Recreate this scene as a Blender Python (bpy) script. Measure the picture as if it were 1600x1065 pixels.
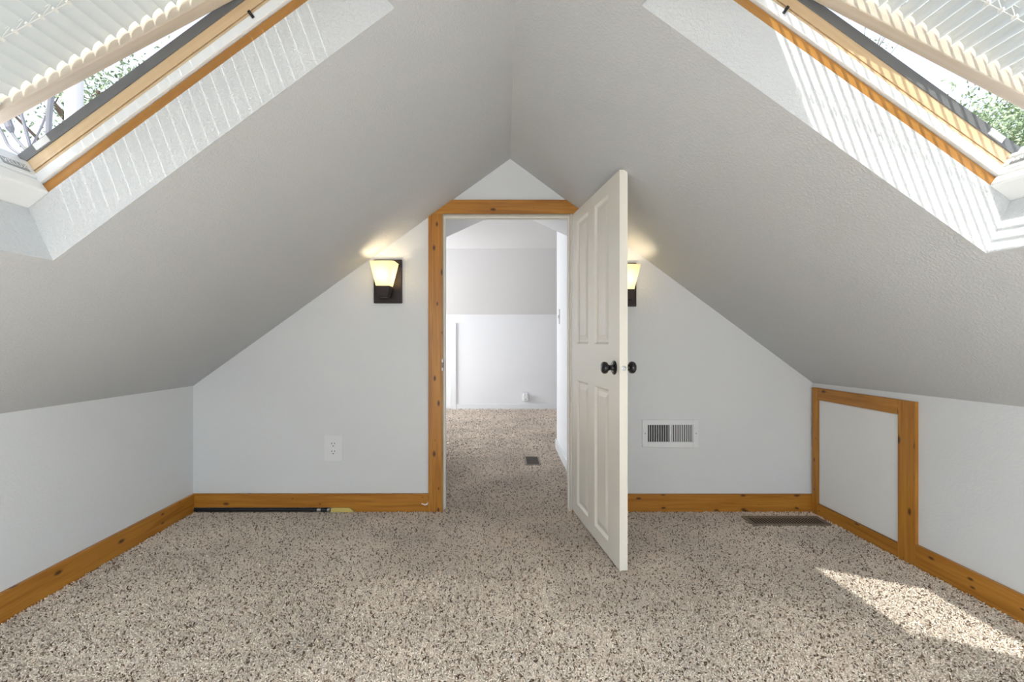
import bpy, math, random
import numpy as np
from mathutils import Vector, Matrix

# ------------------------------------------------------------------ scene
for o in list(bpy.data.objects):
    bpy.data.objects.remove(o)
SC = bpy.context.scene
COL = SC.collection
random.seed(7)
RNG = np.random.default_rng(11)

# camera -----------------------------------------------------------------
FPX, VX, VY, CAMZ, YW = 709.0, 787.0, 531.0, 1.064, 2.836
cam_d = bpy.data.cameras.new('camera')
cam = bpy.data.objects.new('camera', cam_d)
COL.objects.link(cam)
cam.location = (0, 0, CAMZ)
cam.rotation_euler = (math.pi / 2, 0, 0)
cam_d.sensor_width = 36.0
cam_d.lens = FPX / 1600 * 36
cam_d.shift_x = (800 - VX) / 1600
cam_d.shift_y = -(532.5 - VY) / 1600
cam_d.clip_start = 0.02
SC.camera = cam

# view -------------------------------------------------------------------
vs = SC.view_settings
vs.view_transform = 'Standard'
vs.look = 'None'
vs.gamma = 1.0
vs.use_curve_mapping = False
vs.exposure = 0.34

# sky and sun --------------------------------------------------------------
SUN_DIR = Vector((0.375, 0.54, -1.0)).normalized()
world = bpy.data.worlds.new('sky')
SC.world = world
world.use_nodes = True
wn = world.node_tree
wn.nodes.clear()
w_out = wn.nodes.new('ShaderNodeOutputWorld')
w_bg = wn.nodes.new('ShaderNodeBackground')
w_sky = wn.nodes.new('ShaderNodeTexSky')
w_sky.sky_type = 'NISHITA'
w_sky.sun_disc = False
w_sky.sun_elevation = math.asin(-SUN_DIR.z)
w_sky.sun_rotation = math.atan2(-SUN_DIR.x, -SUN_DIR.y)
w_sky.air_density = 1.3
w_sky.dust_density = 4.0
w_bg.inputs['Strength'].default_value = 0.36
w_mix = wn.nodes.new('ShaderNodeMixRGB')
w_mix.inputs['Fac'].default_value = 0.55
w_mix.inputs['Color2'].default_value = (3.2, 3.25, 3.3, 1)      # thin bright overcast
wn.links.new(w_sky.outputs['Color'], w_mix.inputs['Color1'])
wn.links.new(w_mix.outputs['Color'], w_bg.inputs['Color'])
wn.links.new(w_bg.outputs['Background'], w_out.inputs['Surface'])

sun_d = bpy.data.lights.new('sun', 'SUN')
sun_d.energy = 5.5
sun_d.angle = math.radians(0.55)
sun_d.color = (1.0, 0.96, 0.9)
sun = bpy.data.objects.new('sun', sun_d)
COL.objects.link(sun)
sun.rotation_euler = SUN_DIR.to_track_quat('-Z', 'Y').to_euler()


def area(name, loc, direction, sx, sy, power, color=(1, 1, 1)):
    d = bpy.data.lights.new(name, 'AREA')
    d.shape = 'RECTANGLE'
    d.size, d.size_y = sx, sy
    d.energy = power
    d.color = color
    o = bpy.data.objects.new(name, d)
    COL.objects.link(o)
    o.location = loc
    o.rotation_euler = Vector(direction).to_track_quat('-Z', 'Z').to_euler()
    return o


# added fill at a made-up gable window behind the camera; far room window daylight
area('added_fill_gable', (0.0, -3.32, 1.15), (0, 1, -0.05), 1.7, 1.2, 50, (0.89, 0.955, 1.0))
# added fill at a made-up pair of clear roof windows behind the camera
area('added_fill_roof_left', (-1.26, -0.71, 1.93), (0.583, 0, -0.812), 1.0, 0.7, 100, (0.89, 0.955, 1.0))
area('added_fill_roof_right', (1.34, -0.71, 1.93), (-0.595, 0, -0.804), 1.0, 0.7, 100, (0.89, 0.955, 1.0))
area('daylight_far_room_window', (-3.12, 6.15, 1.35), (1, -0.12, -0.02), 1.4, 1.1, 96, (0.93, 0.97, 1.0))

# ------------------------------------------------------------------ materials
MATS = {}


def nodes_of(name):
    m = bpy.data.materials.new(name)
    m.use_nodes = True
    t = m.node_tree
    b = t.nodes['Principled BSDF']
    MATS[name] = m
    return m, t, b


def plain(name, col, rough=0.5, metal=0.0, spec=0.5):
    m, t, b = nodes_of(name)
    b.inputs['Base Color'].default_value = (*col, 1)
    b.inputs['Roughness'].default_value = rough
    b.inputs['Metallic'].default_value = metal
    b.inputs['Specular IOR Level'].default_value = spec
    # faint procedural unevenness so that no surface is dead flat
    n = t.nodes.new('ShaderNodeTexNoise')
    n.inputs['Scale'].default_value = 9.0
    n.inputs['Detail'].default_value = 4.0
    tc = t.nodes.new('ShaderNodeTexCoord')
    t.links.new(tc.outputs['Object'], n.inputs['Vector'])
    mr = t.nodes.new('ShaderNodeMapRange')
    mr.inputs['To Min'].default_value = max(0.02, rough - 0.06)
    mr.inputs['To Max'].default_value = min(1.0, rough + 0.06)
    t.links.new(n.outputs['Fac'], mr.inputs['Value'])
    t.links.new(mr.outputs['Result'], b.inputs['Roughness'])
    return m


def paint(name, col, bump=0.25, scale=55.0, rough=0.75, dist=0.004):
    m, t, b = nodes_of(name)
    tc = t.nodes.new('ShaderNodeTexCoord')
    n1 = t.nodes.new('ShaderNodeTexNoise')
    n1.inputs['Scale'].default_value = scale
    n1.inputs['Detail'].default_value = 5.0
    n1.inputs['Roughness'].default_value = 0.55
    n1.inputs['Distortion'].default_value = 0.6
    t.links.new(tc.outputs['Object'], n1.inputs['Vector'])
    n2 = t.nodes.new('ShaderNodeTexNoise')
    n2.inputs['Scale'].default_value = 3.0
    n2.inputs['Detail'].default_value = 3.0
    t.links.new(tc.outputs['Object'], n2.inputs['Vector'])
    r = t.nodes.new('ShaderNodeValToRGB')
    r.color_ramp.elements[0].position = 0.42
    r.color_ramp.elements[1].position = 0.60
    t.links.new(n1.outputs['Fac'], r.inputs['Fac'])
    bp = t.nodes.new('ShaderNodeBump')
    bp.inputs['Strength'].default_value = bump
    bp.inputs['Distance'].default_value = dist
    t.links.new(r.outputs['Color'], bp.inputs['Height'])
    bp2 = t.nodes.new('ShaderNodeBump')
    bp2.inputs['Strength'].default_value = 0.14
    bp2.inputs['Distance'].default_value = 0.02
    t.links.new(n2.outputs['Fac'], bp2.inputs['Height'])
    t.links.new(bp.outputs['Normal'], bp2.inputs['Normal'])
    t.links.new(bp2.outputs['Normal'], b.inputs['Normal'])
    mx = t.nodes.new('ShaderNodeMixRGB')
    mx.inputs['Color1'].default_value = (*[c * 0.97 for c in col], 1)
    mx.inputs['Color2'].default_value = (*col, 1)
    t.links.new(n2.outputs['Fac'], mx.inputs['Fac'])
    t.links.new(mx.outputs['Color'], b.inputs['Base Color'])
    b.inputs['Roughness'].default_value = rough
    b.inputs['Specular IOR Level'].default_value = 0.3
    return m


def pine(name, c_light, c_dark, knots=True, rough=0.38):
    """amber stained pine; UV u runs along the grain, in metres"""
    m, t, b = nodes_of(name)
    L = t.links
    uv = t.nodes.new('ShaderNodeUVMap')
    uv.uv_map = 'grain'
    oi = t.nodes.new('ShaderNodeObjectInfo')
    off = t.nodes.new('ShaderNodeVectorMath')
    off.operation = 'SCALE'
    off.inputs[0].default_value = (13.0, 7.0, 3.0)
    L.new(oi.outputs['Random'], off.inputs['Scale'])
    add = t.nodes.new('ShaderNodeVectorMath')
    add.operation = 'ADD'
    L.new(uv.outputs['UV'], add.inputs[0])
    L.new(off.outputs['Vector'], add.inputs[1])
    mp = t.nodes.new('ShaderNodeMapping')
    mp.inputs['Scale'].default_value = (2.2, 38.0, 1.0)
    L.new(add.outputs['Vector'], mp.inputs['Vector'])
    n = t.nodes.new('ShaderNodeTexNoise')
    n.inputs['Scale'].default_value = 1.0
    n.inputs['Detail'].default_value = 5.0
    n.inputs['Distortion'].default_value = 0.8
    L.new(mp.outputs['Vector'], n.inputs['Vector'])
    r = t.nodes.new('ShaderNodeValToRGB')
    r.color_ramp.elements[0].position = 0.33
    r.color_ramp.elements[0].color = (*c_dark, 1)
    r.color_ramp.elements[1].position = 0.68
    r.color_ramp.elements[1].color = (*c_light, 1)
    L.new(n.outputs['Fac'], r.inputs['Fac'])
    col = r.outputs['Color']
    if knots:
        mk = t.nodes.new('ShaderNodeMapping')
        mk.inputs['Scale'].default_value = (6.2, 13.0, 1.0)
        L.new(add.outputs['Vector'], mk.inputs['Vector'])
        v = t.nodes.new('ShaderNodeTexVoronoi')
        v.voronoi_dimensions = '2D'
        v.inputs['Scale'].default_value = 1.0
        L.new(mk.outputs['Vector'], v.inputs['Vector'])
        sep = t.nodes.new('ShaderNodeSeparateColor')
        L.new(v.outputs['Color'], sep.inputs['Color'])
        # only some of the cells carry a knot, of differing size
        sz = t.nodes.new('ShaderNodeMapRange')
        sz.inputs['From Min'].default_value = 0.35
        sz.inputs['From Max'].default_value = 1.0
        sz.inputs['To Min'].default_value = 0.0
        sz.inputs['To Max'].default_value = 0.17
        L.new(sep.outputs[0], sz.inputs['Value'])
        dv = t.nodes.new('ShaderNodeMath')
        dv.operation = 'DIVIDE'
        L.new(v.outputs['Distance'], dv.inputs[0])
        mxm = t.nodes.new('ShaderNodeMath')
        mxm.operation = 'MAXIMUM'
        mxm.inputs[1].default_value = 0.002
        L.new(sz.outputs['Result'], mxm.inputs[0])
        L.new(mxm.outputs[0], dv.inputs[1])
        kr = t.nodes.new('ShaderNodeValToRGB')
        kr.color_ramp.elements[0].position = 0.35
        kr.color_ramp.elements[0].color = (1, 1, 1, 1)
        kr.color_ramp.elements[1].position = 1.0
        kr.color_ramp.elements[1].color = (0, 0, 0, 1)
        L.new(dv.outputs[0], kr.inputs['Fac'])
        mx = t.nodes.new('ShaderNodeMixRGB')
        L.new(kr.outputs['Color'], mx.inputs['Fac'])
        L.new(col, mx.inputs['Color1'])
        mx.inputs['Color2'].default_value = (0.085, 0.028, 0.010, 1)
        col = mx.outputs['Color']
    L.new(col, b.inputs['Base Color'])
    b.inputs['Roughness'].default_value = rough
    bp = t.nodes.new('ShaderNodeBump')
    bp.inputs['Strength'].default_value = 0.15
    bp.inputs['Distance'].default_value = 0.002
    L.new(n.outputs['Fac'], bp.inputs['Height'])
    L.new(bp.outputs['Normal'], b.inputs['Normal'])
    return m


def carpet_mat(name, tufts):
    m, t, b = nodes_of(name)
    L = t.links
    tc = t.nodes.new('ShaderNodeTexCoord')
    if tufts:
        a = t.nodes.new('ShaderNodeAttribute')
        a.attribute_name = 'tint'
        fac = a.outputs['Fac']
    else:
        v = t.nodes.new('ShaderNodeTexVoronoi')
        v.inputs['Scale'].default_value = 120.0
        L.new(tc.outputs['Object'], v.inputs['Vector'])
        sp = t.nodes.new('ShaderNodeSeparateColor')
        L.new(v.outputs['Color'], sp.inputs['Color'])
        fac = sp.outputs[0]
    r = t.nodes.new('ShaderNodeValToRGB')
    r.color_ramp.interpolation = 'LINEAR'
    e = r.color_ramp.elements
    e[0].position, e[0].color = 0.0, (0.15, 0.095, 0.065, 1)
    e[1].position, e[1].color = 0.10, (0.26, 0.18, 0.13, 1)
    for p, c in ((0.13, (0.52, 0.40, 0.31)), (0.22, (0.84, 0.70, 0.58)), (0.40, (0.95, 0.81, 0.69)), (1.0, (0.97, 0.87, 0.76))):
        el = e.new(p)
        el.color = (*c, 1)
    L.new(fac, r.inputs['Fac'])
    n = t.nodes.new('ShaderNodeTexNoise')
    n.inputs['Scale'].default_value = 2.3
    n.inputs['Detail'].default_value = 3.0
    L.new(tc.outputs['Object'], n.inputs['Vector'])
    mr = t.nodes.new('ShaderNodeMapRange')
    mr.inputs['From Min'].default_value = 0.35
    mr.inputs['From Max'].default_value = 0.68
    mr.inputs['To Min'].default_value = 1.04
    mr.inputs['To Max'].default_value = 0.82
    L.new(n.outputs['Fac'], mr.inputs['Value'])
    mul = t.nodes.new('ShaderNodeMixRGB')
    mul.blend_type = 'MULTIPLY'
    mul.inputs['Fac'].default_value = 1.0
    L.new(r.outputs['Color'], mul.inputs['Color1'])
    L.new(mr.outputs['Result'], mul.inputs['Color2'])
    L.new(mul.outputs['Color'], b.inputs['Base Color'])
    b.inputs['Roughness'].default_value = 0.95
    b.inputs['Specular IOR Level'].default_value = 0.1
    return m


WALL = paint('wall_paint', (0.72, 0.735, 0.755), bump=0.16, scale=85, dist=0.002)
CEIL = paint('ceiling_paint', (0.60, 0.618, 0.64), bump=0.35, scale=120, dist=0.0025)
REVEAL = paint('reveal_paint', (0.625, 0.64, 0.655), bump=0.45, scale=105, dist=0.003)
FARW = paint('far_room_paint', (0.83, 0.84, 0.865), bump=0.06, scale=40)
FARC = paint('far_ceiling_paint', (0.72, 0.725, 0.735), bump=0.06, scale=40)
PINE = pine('amber_pine', (0.50, 0.222, 0.032), (0.33, 0.122, 0.012))
PINE_SASH = pine('pale_pine', (0.72, 0.545, 0.345), (0.64, 0.46, 0.27), knots=False)
SASHW = pine('greyed_pine', (0.62, 0.55, 0.47), (0.55, 0.47, 0.38), knots=False)
PINE_LINE = pine('ochre_pine', (0.42, 0.20, 0.045), (0.33, 0.145, 0.028), knots=False)
DOORP = plain('door_cream_paint', (0.83, 0.80, 0.725), 0.42)
JAMBP = plain('jamb_cream_paint', (0.80, 0.765, 0.69), 0.5)
WHITE = plain('white_plastic', (0.82, 0.83, 0.84), 0.4)
WHITE2 = plain('white_lacquer', (0.78, 0.80, 0.82), 0.35)
ALMOND = plain('plate_white', (0.755, 0.77, 0.79), 0.4)
PANEL = paint('access_panel_white', (0.80, 0.80, 0.795), bump=0.05, scale=40, rough=0.6)
BLACK = plain('black_metal', (0.012, 0.011, 0.012), 0.22, 0.0)
BRONZE = plain('dark_bronze', (0.030, 0.022, 0.022), 0.38, 0.6)
CHROME = plain('zinc_metal', (0.55, 0.57, 0.60), 0.3, 1.0)
FLASH = plain('grey_flashing', (0.16, 0.165, 0.175), 0.55)
DARK = plain('dark_void', (0.012, 0.012, 0.014), 0.8)
REGIS = plain('brown_enamel', (0.20, 0.155, 0.115), 0.4)
SLOT = plain('slot_grey', (0.05, 0.05, 0.05), 0.7)
SLATM = plain('blind_slat_white', (0.66, 0.70, 0.72), 0.35)
CORD = plain('blind_cord_white', (0.85, 0.85, 0.84), 0.7)
PIPE = plain('black_pipe', (0.013, 0.014, 0.018), 0.35)
YELLOW = plain('yellow_foam', (0.62, 0.50, 0.16), 0.8)
SCUFF = plain('white_scuff', (0.80, 0.76, 0.72), 0.7)
CABLE = plain('grey_cable', (0.17, 0.18, 0.21), 0.6)
POLE = plain('pale_pole', (0.62, 0.62, 0.64), 0.8)
BARK = plain('bark', (0.16, 0.12, 0.09), 0.9)
LABELM = plain('grey_plate', (0.33, 0.35, 0.37), 0.4)
INK = plain('dark_ink', (0.06, 0.06, 0.07), 0.6)
CARPET = carpet_mat('carpet_backing', False)
PILE = carpet_mat('carpet_pile', True)

# leaves, their greens paled to carry the haze outside
LEAF, _t, _b = nodes_of('leaf_green')
_oi = _t.nodes.new('ShaderNodeAttribute')
_oi.attribute_name = 'tint'
_r = _t.nodes.new('ShaderNodeValToRGB')
_r.color_ramp.elements[0].color = (0.16, 0.24, 0.13, 1)
_r.color_ramp.elements[1].color = (0.40, 0.50, 0.32, 1)
_t.links.new(_oi.outputs['Fac'], _r.inputs['Fac'])
_t.links.new(_r.outputs['Color'], _b.inputs['Base Color'])
_b.inputs['Roughness'].default_value = 0.6

# clear glass
GLASS, _t, _b = nodes_of('clear_glass')
_g = _t.nodes.new('ShaderNodeBsdfTransparent')
_g.inputs['Color'].default_value = (0.95, 0.975, 0.97, 1)
_gl = _t.nodes.new('ShaderNodeBsdfGlossy')
_gl.inputs['Roughness'].default_value = 0.02
_mx = _t.nodes.new('ShaderNodeMixShader')
_mx.inputs['Fac'].default_value = 0.06
_t.links.new(_g.outputs[0], _mx.inputs[1])
_t.links.new(_gl.outputs[0], _mx.inputs[2])
_t.links.new(_mx.outputs[0], _t.nodes['Material Output'].inputs['Surface'])

# frosted lamp glass
SHADE, _t, _b = nodes_of('frosted_shade_glass')
_tr = _t.nodes.new('ShaderNodeBsdfTranslucent')
_tr.inputs['Color'].default_value = (0.90, 0.86, 0.74, 1)
_df = _t.nodes.new('ShaderNodeBsdfDiffuse')
_df.inputs['Color'].default_value = (0.9, 0.82, 0.66, 1)
_mx = _t.nodes.new('ShaderNodeMixShader')
_mx.inputs['Fac'].default_value = 0.35
_t.links.new(_tr.outputs[0], _mx.inputs[1])
_t.links.new(_df.outputs[0], _mx.inputs[2])
_t.links.new(_mx.outputs[0], _t.nodes['Material Output'].inputs['Surface'])

BULB, _t, _b = nodes_of('bulb_glow')
_e = _t.nodes.new('ShaderNodeEmission')
_e.inputs['Color'].default_value = (1.0, 0.82, 0.55, 1)
_e.inputs['Strength'].default_value = 48.0
_t.links.new(_e.outputs[0], _t.nodes['Material Output'].inputs['Surface'])


# ------------------------------------------------------------------ mesh helpers
def tag(o, label=None, cat=None, group=None, kind=None):
    if label: o['label'] = label
    if cat: o['category'] = cat
    if group: o['group'] = group
    if kind: o['kind'] = kind
    return o


def empty(name, loc=(0, 0, 0), rz=0.0):
    o = bpy.data.objects.new(name, None)
    o.empty_display_size = 0.05
    COL.objects.link(o)
    o.location = loc
    o.rotation_euler = (0, 0, rz)
    return o


class MB:
    def __init__(self):
        self.v, self.f = [], []

    def add(self, vs_, fs):
        n = len(self.v)
        self.v += [tuple(p) for p in vs_]
        self.f += [tuple(i + n for i in f) for f in fs]
        return self

    def box(self, x0, x1, y0, y1, z0, z1):
        return self.hexa([(x0, y0, z0), (x1, y0, z0), (x1, y1, z0), (x0, y1, z0),
                          (x0, y0, z1), (x1, y0, z1), (x1, y1, z1), (x0, y1, z1)])

    def hexa(self, p):
        return self.add(p, [(0, 3, 2, 1), (4, 5, 6, 7), (0, 1, 5, 4), (1, 2, 6, 5), (2, 3, 7, 6), (3, 0, 4, 7)])

    def prism(self, a, b):
        """two matching polygons"""
        n = len(a)
        fs = [tuple(range(n))[::-1], tuple(range(n, 2 * n))]
        for i in range(n):
            j = (i + 1) % n
            fs.append((i, j, n + j, n + i))
        return self.add(list(a) + list(b), fs)

    def rings(self, rings, cap0=True, cap1=True):
        n = len(rings[0])
        vs_ = [p for r in rings for p in r]
        fs = []
        for k in range(len(rings) - 1):
            for i in range(n):
                j = (i + 1) % n
                fs.append((k * n + i, k * n + j, (k + 1) * n + j, (k + 1) * n + i))
        if cap0: fs.append(tuple(range(n))[::-1])
        if cap1: fs.append(tuple((len(rings) - 1) * n + i for i in range(n)))
        return self.add(vs_, fs)

    def tube(self, pts, radii, seg=10):
        pts = [Vector(p) for p in pts]
        if not hasattr(radii, '__len__'): radii = [radii] * len(pts)
        rs = []
        for i, p in enumerate(pts):
            d = (pts[min(i + 1, len(pts) - 1)] - pts[max(i - 1, 0)]).normalized()
            a = d.cross(Vector((0, 0, 1)) if abs(d.z) < 0.95 else Vector((1, 0, 0))).normalized()
            b2 = d.cross(a)
            rs.append([p + (a * math.cos(2 * math.pi * k / seg) + b2 * math.sin(2 * math.pi * k / seg)) * radii[i] for k in range(seg)])
        return self.rings(rs)

    def lathe(self, prof, origin, axis, seg=28):
        """prof: (distance along axis, radius)"""
        o = Vector(origin)
        d = Vector(axis).normalized()
        a = d.cross(Vector((0, 0, 1)) if abs(d.z) < 0.95 else Vector((1, 0, 0))).normalized()
        b2 = d.cross(a)
        rs = [[o + d * h + (a * math.cos(2 * math.pi * k / seg) + b2 * math.sin(2 * math.pi * k / seg)) * max(r, 1e-4) for k in range(seg)] for h, r in prof]
        return self.rings(rs)

    def build(self, name, mat, parent=None, grain=None, bevel=0.0, smooth=False, local=False):
        me = bpy.data.meshes.new(name)
        me.from_pydata(self.v, [], self.f)
        me.validate()
        import bmesh
        bm = bmesh.new()
        bm.from_mesh(me)
        bmesh.ops.recalc_face_normals(bm, faces=bm.faces)
        bm.to_mesh(me)
        bm.free()
        if grain is not None:
            g = Vector(grain).normalized()
            uv = me.uv_layers.new(name='grain')
            for p in me.polygons:
                c = g.cross(p.normal)
                if c.length < 0.3:
                    c = Vector((0.3, 0.8, 0.5)).cross(g)
                c.normalize()
                for li in p.loop_indices:
                    co = me.vertices[me.loops[li].vertex_index].co
                    uv.data[li].uv = (co.dot(g), co.dot(c))
        me.materials.append(mat)
        if smooth:
            for p in me.polygons: p.use_smooth = True
            me.set_sharp_from_angle(angle=math.radians(40))
        o = bpy.data.objects.new(name, me)
        COL.objects.link(o)
        if parent is not None:
            o.parent = parent
            if not local:
                o.matrix_parent_inverse = parent_world(parent).inverted()
        if bevel:
            md = o.modifiers.new('bevel', 'BEVEL')
            md.width = bevel
            md.segments = 2
            md.limit_method = 'ANGLE'
        return o


def parent_world(p):
    m = Matrix.LocRotScale(p.location, p.rotation_euler, None)
    if p.parent is not None:
        m = parent_world(p.parent) @ p.matrix_parent_inverse @ m
    return m


def clip(poly, a, b, c):
    """keep a*x+b*z<=c of a polygon of (x,z)"""
    out = []
    for i in range(len(poly)):
        p, q = poly[i], poly[(i + 1) % len(poly)]
        dp, dq = a * p[0] + b * p[1] - c, a * q[0] + b * q[1] - c
        if dp <= 0: out.append(p)
        if (dp < 0 < dq) or (dq < 0 < dp):
            s = dp / (dp - dq)
            out.append((p[0] + s * (q[0] - p[0]), p[1] + s * (q[1] - p[1])))
    return out


# ------------------------------------------------------------------ the shell's lines
def knee(side, y):
    d = YW - y
    return (-1.94 + 0.026 * d, 0.778 + 0.0063 * d) if side < 0 else (1.932 + 0.038 * d, 0.796 + 0.0126 * d)


def ridge(y):
    return (0.04, 2.196 + 0.015 * (YW - y))


def S(side, y, u, n=0.0):
    """point at depth y, u metres up the slope from the knee wall, n metres outwards"""
    k, q = knee(side, y), ridge(y)
    dx, dz = q[0] - k[0], q[1] - k[1]
    l = math.hypot(dx, dz)
    dx, dz = dx / l, dz / l
    nx, nz = (-dz, dx) if dx > 0 else (dz, -dx)
    return Vector((k[0] + u * dx + n * nx, y, k[1] + u * dz + n * nz))


def slope_len(side, y):
    k, q = knee(side, y), ridge(y)
    return math.hypot(q[0] - k[0], q[1] - k[1])


def under_roof(poly, lift=0.0, y=YW):
    r = ridge(y)
    for s in (-1, 1):
        k = knee(s, y)
        m = (r[1] - k[1]) / (r[0] - k[0])
        poly = clip(poly, -m, 1.0, r[1] - m * r[0] + lift)
    return poly


YB = -3.20            # wall behind the camera
SY0, SY1 = 0.41, 1.24  # skylight opening in depth
SU0, SU1 = 0.83, 1.99  # skylight opening up the slope
BY0, BY1 = -1.12, -0.30  # the added, unseen pair behind the camera

# ------------------------------------------------------------------ floor
floor = MB().box(-3.15, 3.15, -3.4, 7.2, -0.10, -0.007).build('floor', CARPET)
tag(floor, 'beige speckled carpet floor running through the doorway', 'floor', kind='structure')

# ------------------------------------------------------------------ walls of the attic room
def xz_prism(mb, poly, y0, y1):
    return mb.prism([(x, y0, z) for x, z in poly], [(x, y1, z) for x, z in poly])


WT = 0.114
DX0, DX1, DZ = -0.38, 0.418, 1.848      # clear door opening
LIN = 0.018
mb = MB()
xz_prism(mb, under_roof([(-2.1, -0.05), (DX0 - LIN, -0.05), (DX0 - LIN, 2.4), (-2.1, 2.4)], 0.03), YW, YW + WT)
xz_prism(mb, under_roof([(DX1 + LIN, -0.05), (2.1, -0.05), (2.1, 2.4), (DX1 + LIN, 2.4)], 0.03), YW, YW + WT)
xz_prism(mb, under_roof([(DX0 - LIN, DZ + LIN), (DX1 + LIN, DZ + LIN), (DX1 + LIN, 2.4), (DX0 - LIN, 2.4)], 0.03), YW, YW + WT)
tag(mb.build('wall_far', WALL), 'white gable wall with the doorway and wall lamps', 'wall', kind='structure')

for s, nm in ((-1, 'wall_left'), (1, 'wall_right')):
    a, b = knee(s, YB - 0.1), knee(s, YW + 0.05)
    o = s * 0.1
    mb = MB().hexa([(a[0], YB - .1, -.05), (a[0] + o, YB - .1, -.05), (b[0] + o, YW + .05, -.05), (b[0], YW + .05, -.05),
                    (a[0], YB - .1, a[1]), (a[0] + o, YB - .1, a[1] - .07), (b[0] + o, YW + .05, b[1] - .07), (b[0], YW + .05, b[1])])
    tag(mb.build(nm, WALL), 'low white knee wall on the %s below the sloped ceiling' % ('left' if s < 0 else 'right, holding the access door'), 'wall', kind='structure')

# wall behind the camera, with a window opening added to let light in
mb = MB()
for poly in ([(-2.3, -.05), (-.85, -.05), (-.85, 2.5), (-2.3, 2.5)], [(.85, -.05), (2.3, -.05), (2.3, 2.5), (.85, 2.5)],
             [(-.85, -.05), (.85, -.05), (.85, .55), (-.85, .55)], [(-.85, 1.75), (.85, 1.75), (.85, 2.5), (-.85, 2.5)]):
    xz_prism(mb, under_roof(poly, 0.05, YB), YB - 0.1, YB)
tag(mb.build('wall_back', WALL), 'white gable wall behind the viewer with an added window opening', 'wall', kind='structure')

# sloped ceiling: both slopes in one shell, with the two skylight holes
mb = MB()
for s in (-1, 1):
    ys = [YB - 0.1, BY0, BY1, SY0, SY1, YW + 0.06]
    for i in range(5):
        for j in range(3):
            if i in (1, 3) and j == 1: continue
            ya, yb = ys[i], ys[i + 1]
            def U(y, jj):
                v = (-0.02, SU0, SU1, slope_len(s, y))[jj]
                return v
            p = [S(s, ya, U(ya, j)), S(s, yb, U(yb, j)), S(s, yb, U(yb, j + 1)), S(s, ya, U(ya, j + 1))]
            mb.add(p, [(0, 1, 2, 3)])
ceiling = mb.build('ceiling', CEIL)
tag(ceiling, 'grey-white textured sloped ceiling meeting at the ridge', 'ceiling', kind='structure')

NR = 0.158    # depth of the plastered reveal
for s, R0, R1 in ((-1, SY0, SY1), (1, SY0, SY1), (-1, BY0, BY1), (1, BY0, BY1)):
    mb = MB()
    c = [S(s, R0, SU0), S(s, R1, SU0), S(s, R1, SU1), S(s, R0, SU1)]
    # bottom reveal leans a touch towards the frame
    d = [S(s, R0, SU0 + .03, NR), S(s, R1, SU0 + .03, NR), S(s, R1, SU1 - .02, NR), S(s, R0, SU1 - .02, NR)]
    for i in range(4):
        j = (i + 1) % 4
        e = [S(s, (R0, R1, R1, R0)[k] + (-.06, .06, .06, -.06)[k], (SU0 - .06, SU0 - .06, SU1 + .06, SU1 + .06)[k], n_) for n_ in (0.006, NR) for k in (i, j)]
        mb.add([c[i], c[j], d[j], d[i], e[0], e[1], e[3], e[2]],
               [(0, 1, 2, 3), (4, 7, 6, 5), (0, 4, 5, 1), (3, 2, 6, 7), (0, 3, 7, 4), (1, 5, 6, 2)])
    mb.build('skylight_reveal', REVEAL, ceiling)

# ------------------------------------------------------------------ skylights
TILT = 0.145       # how far the open sash leaves the roof plane, per metre
UP = 1.42          # pivot


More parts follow.
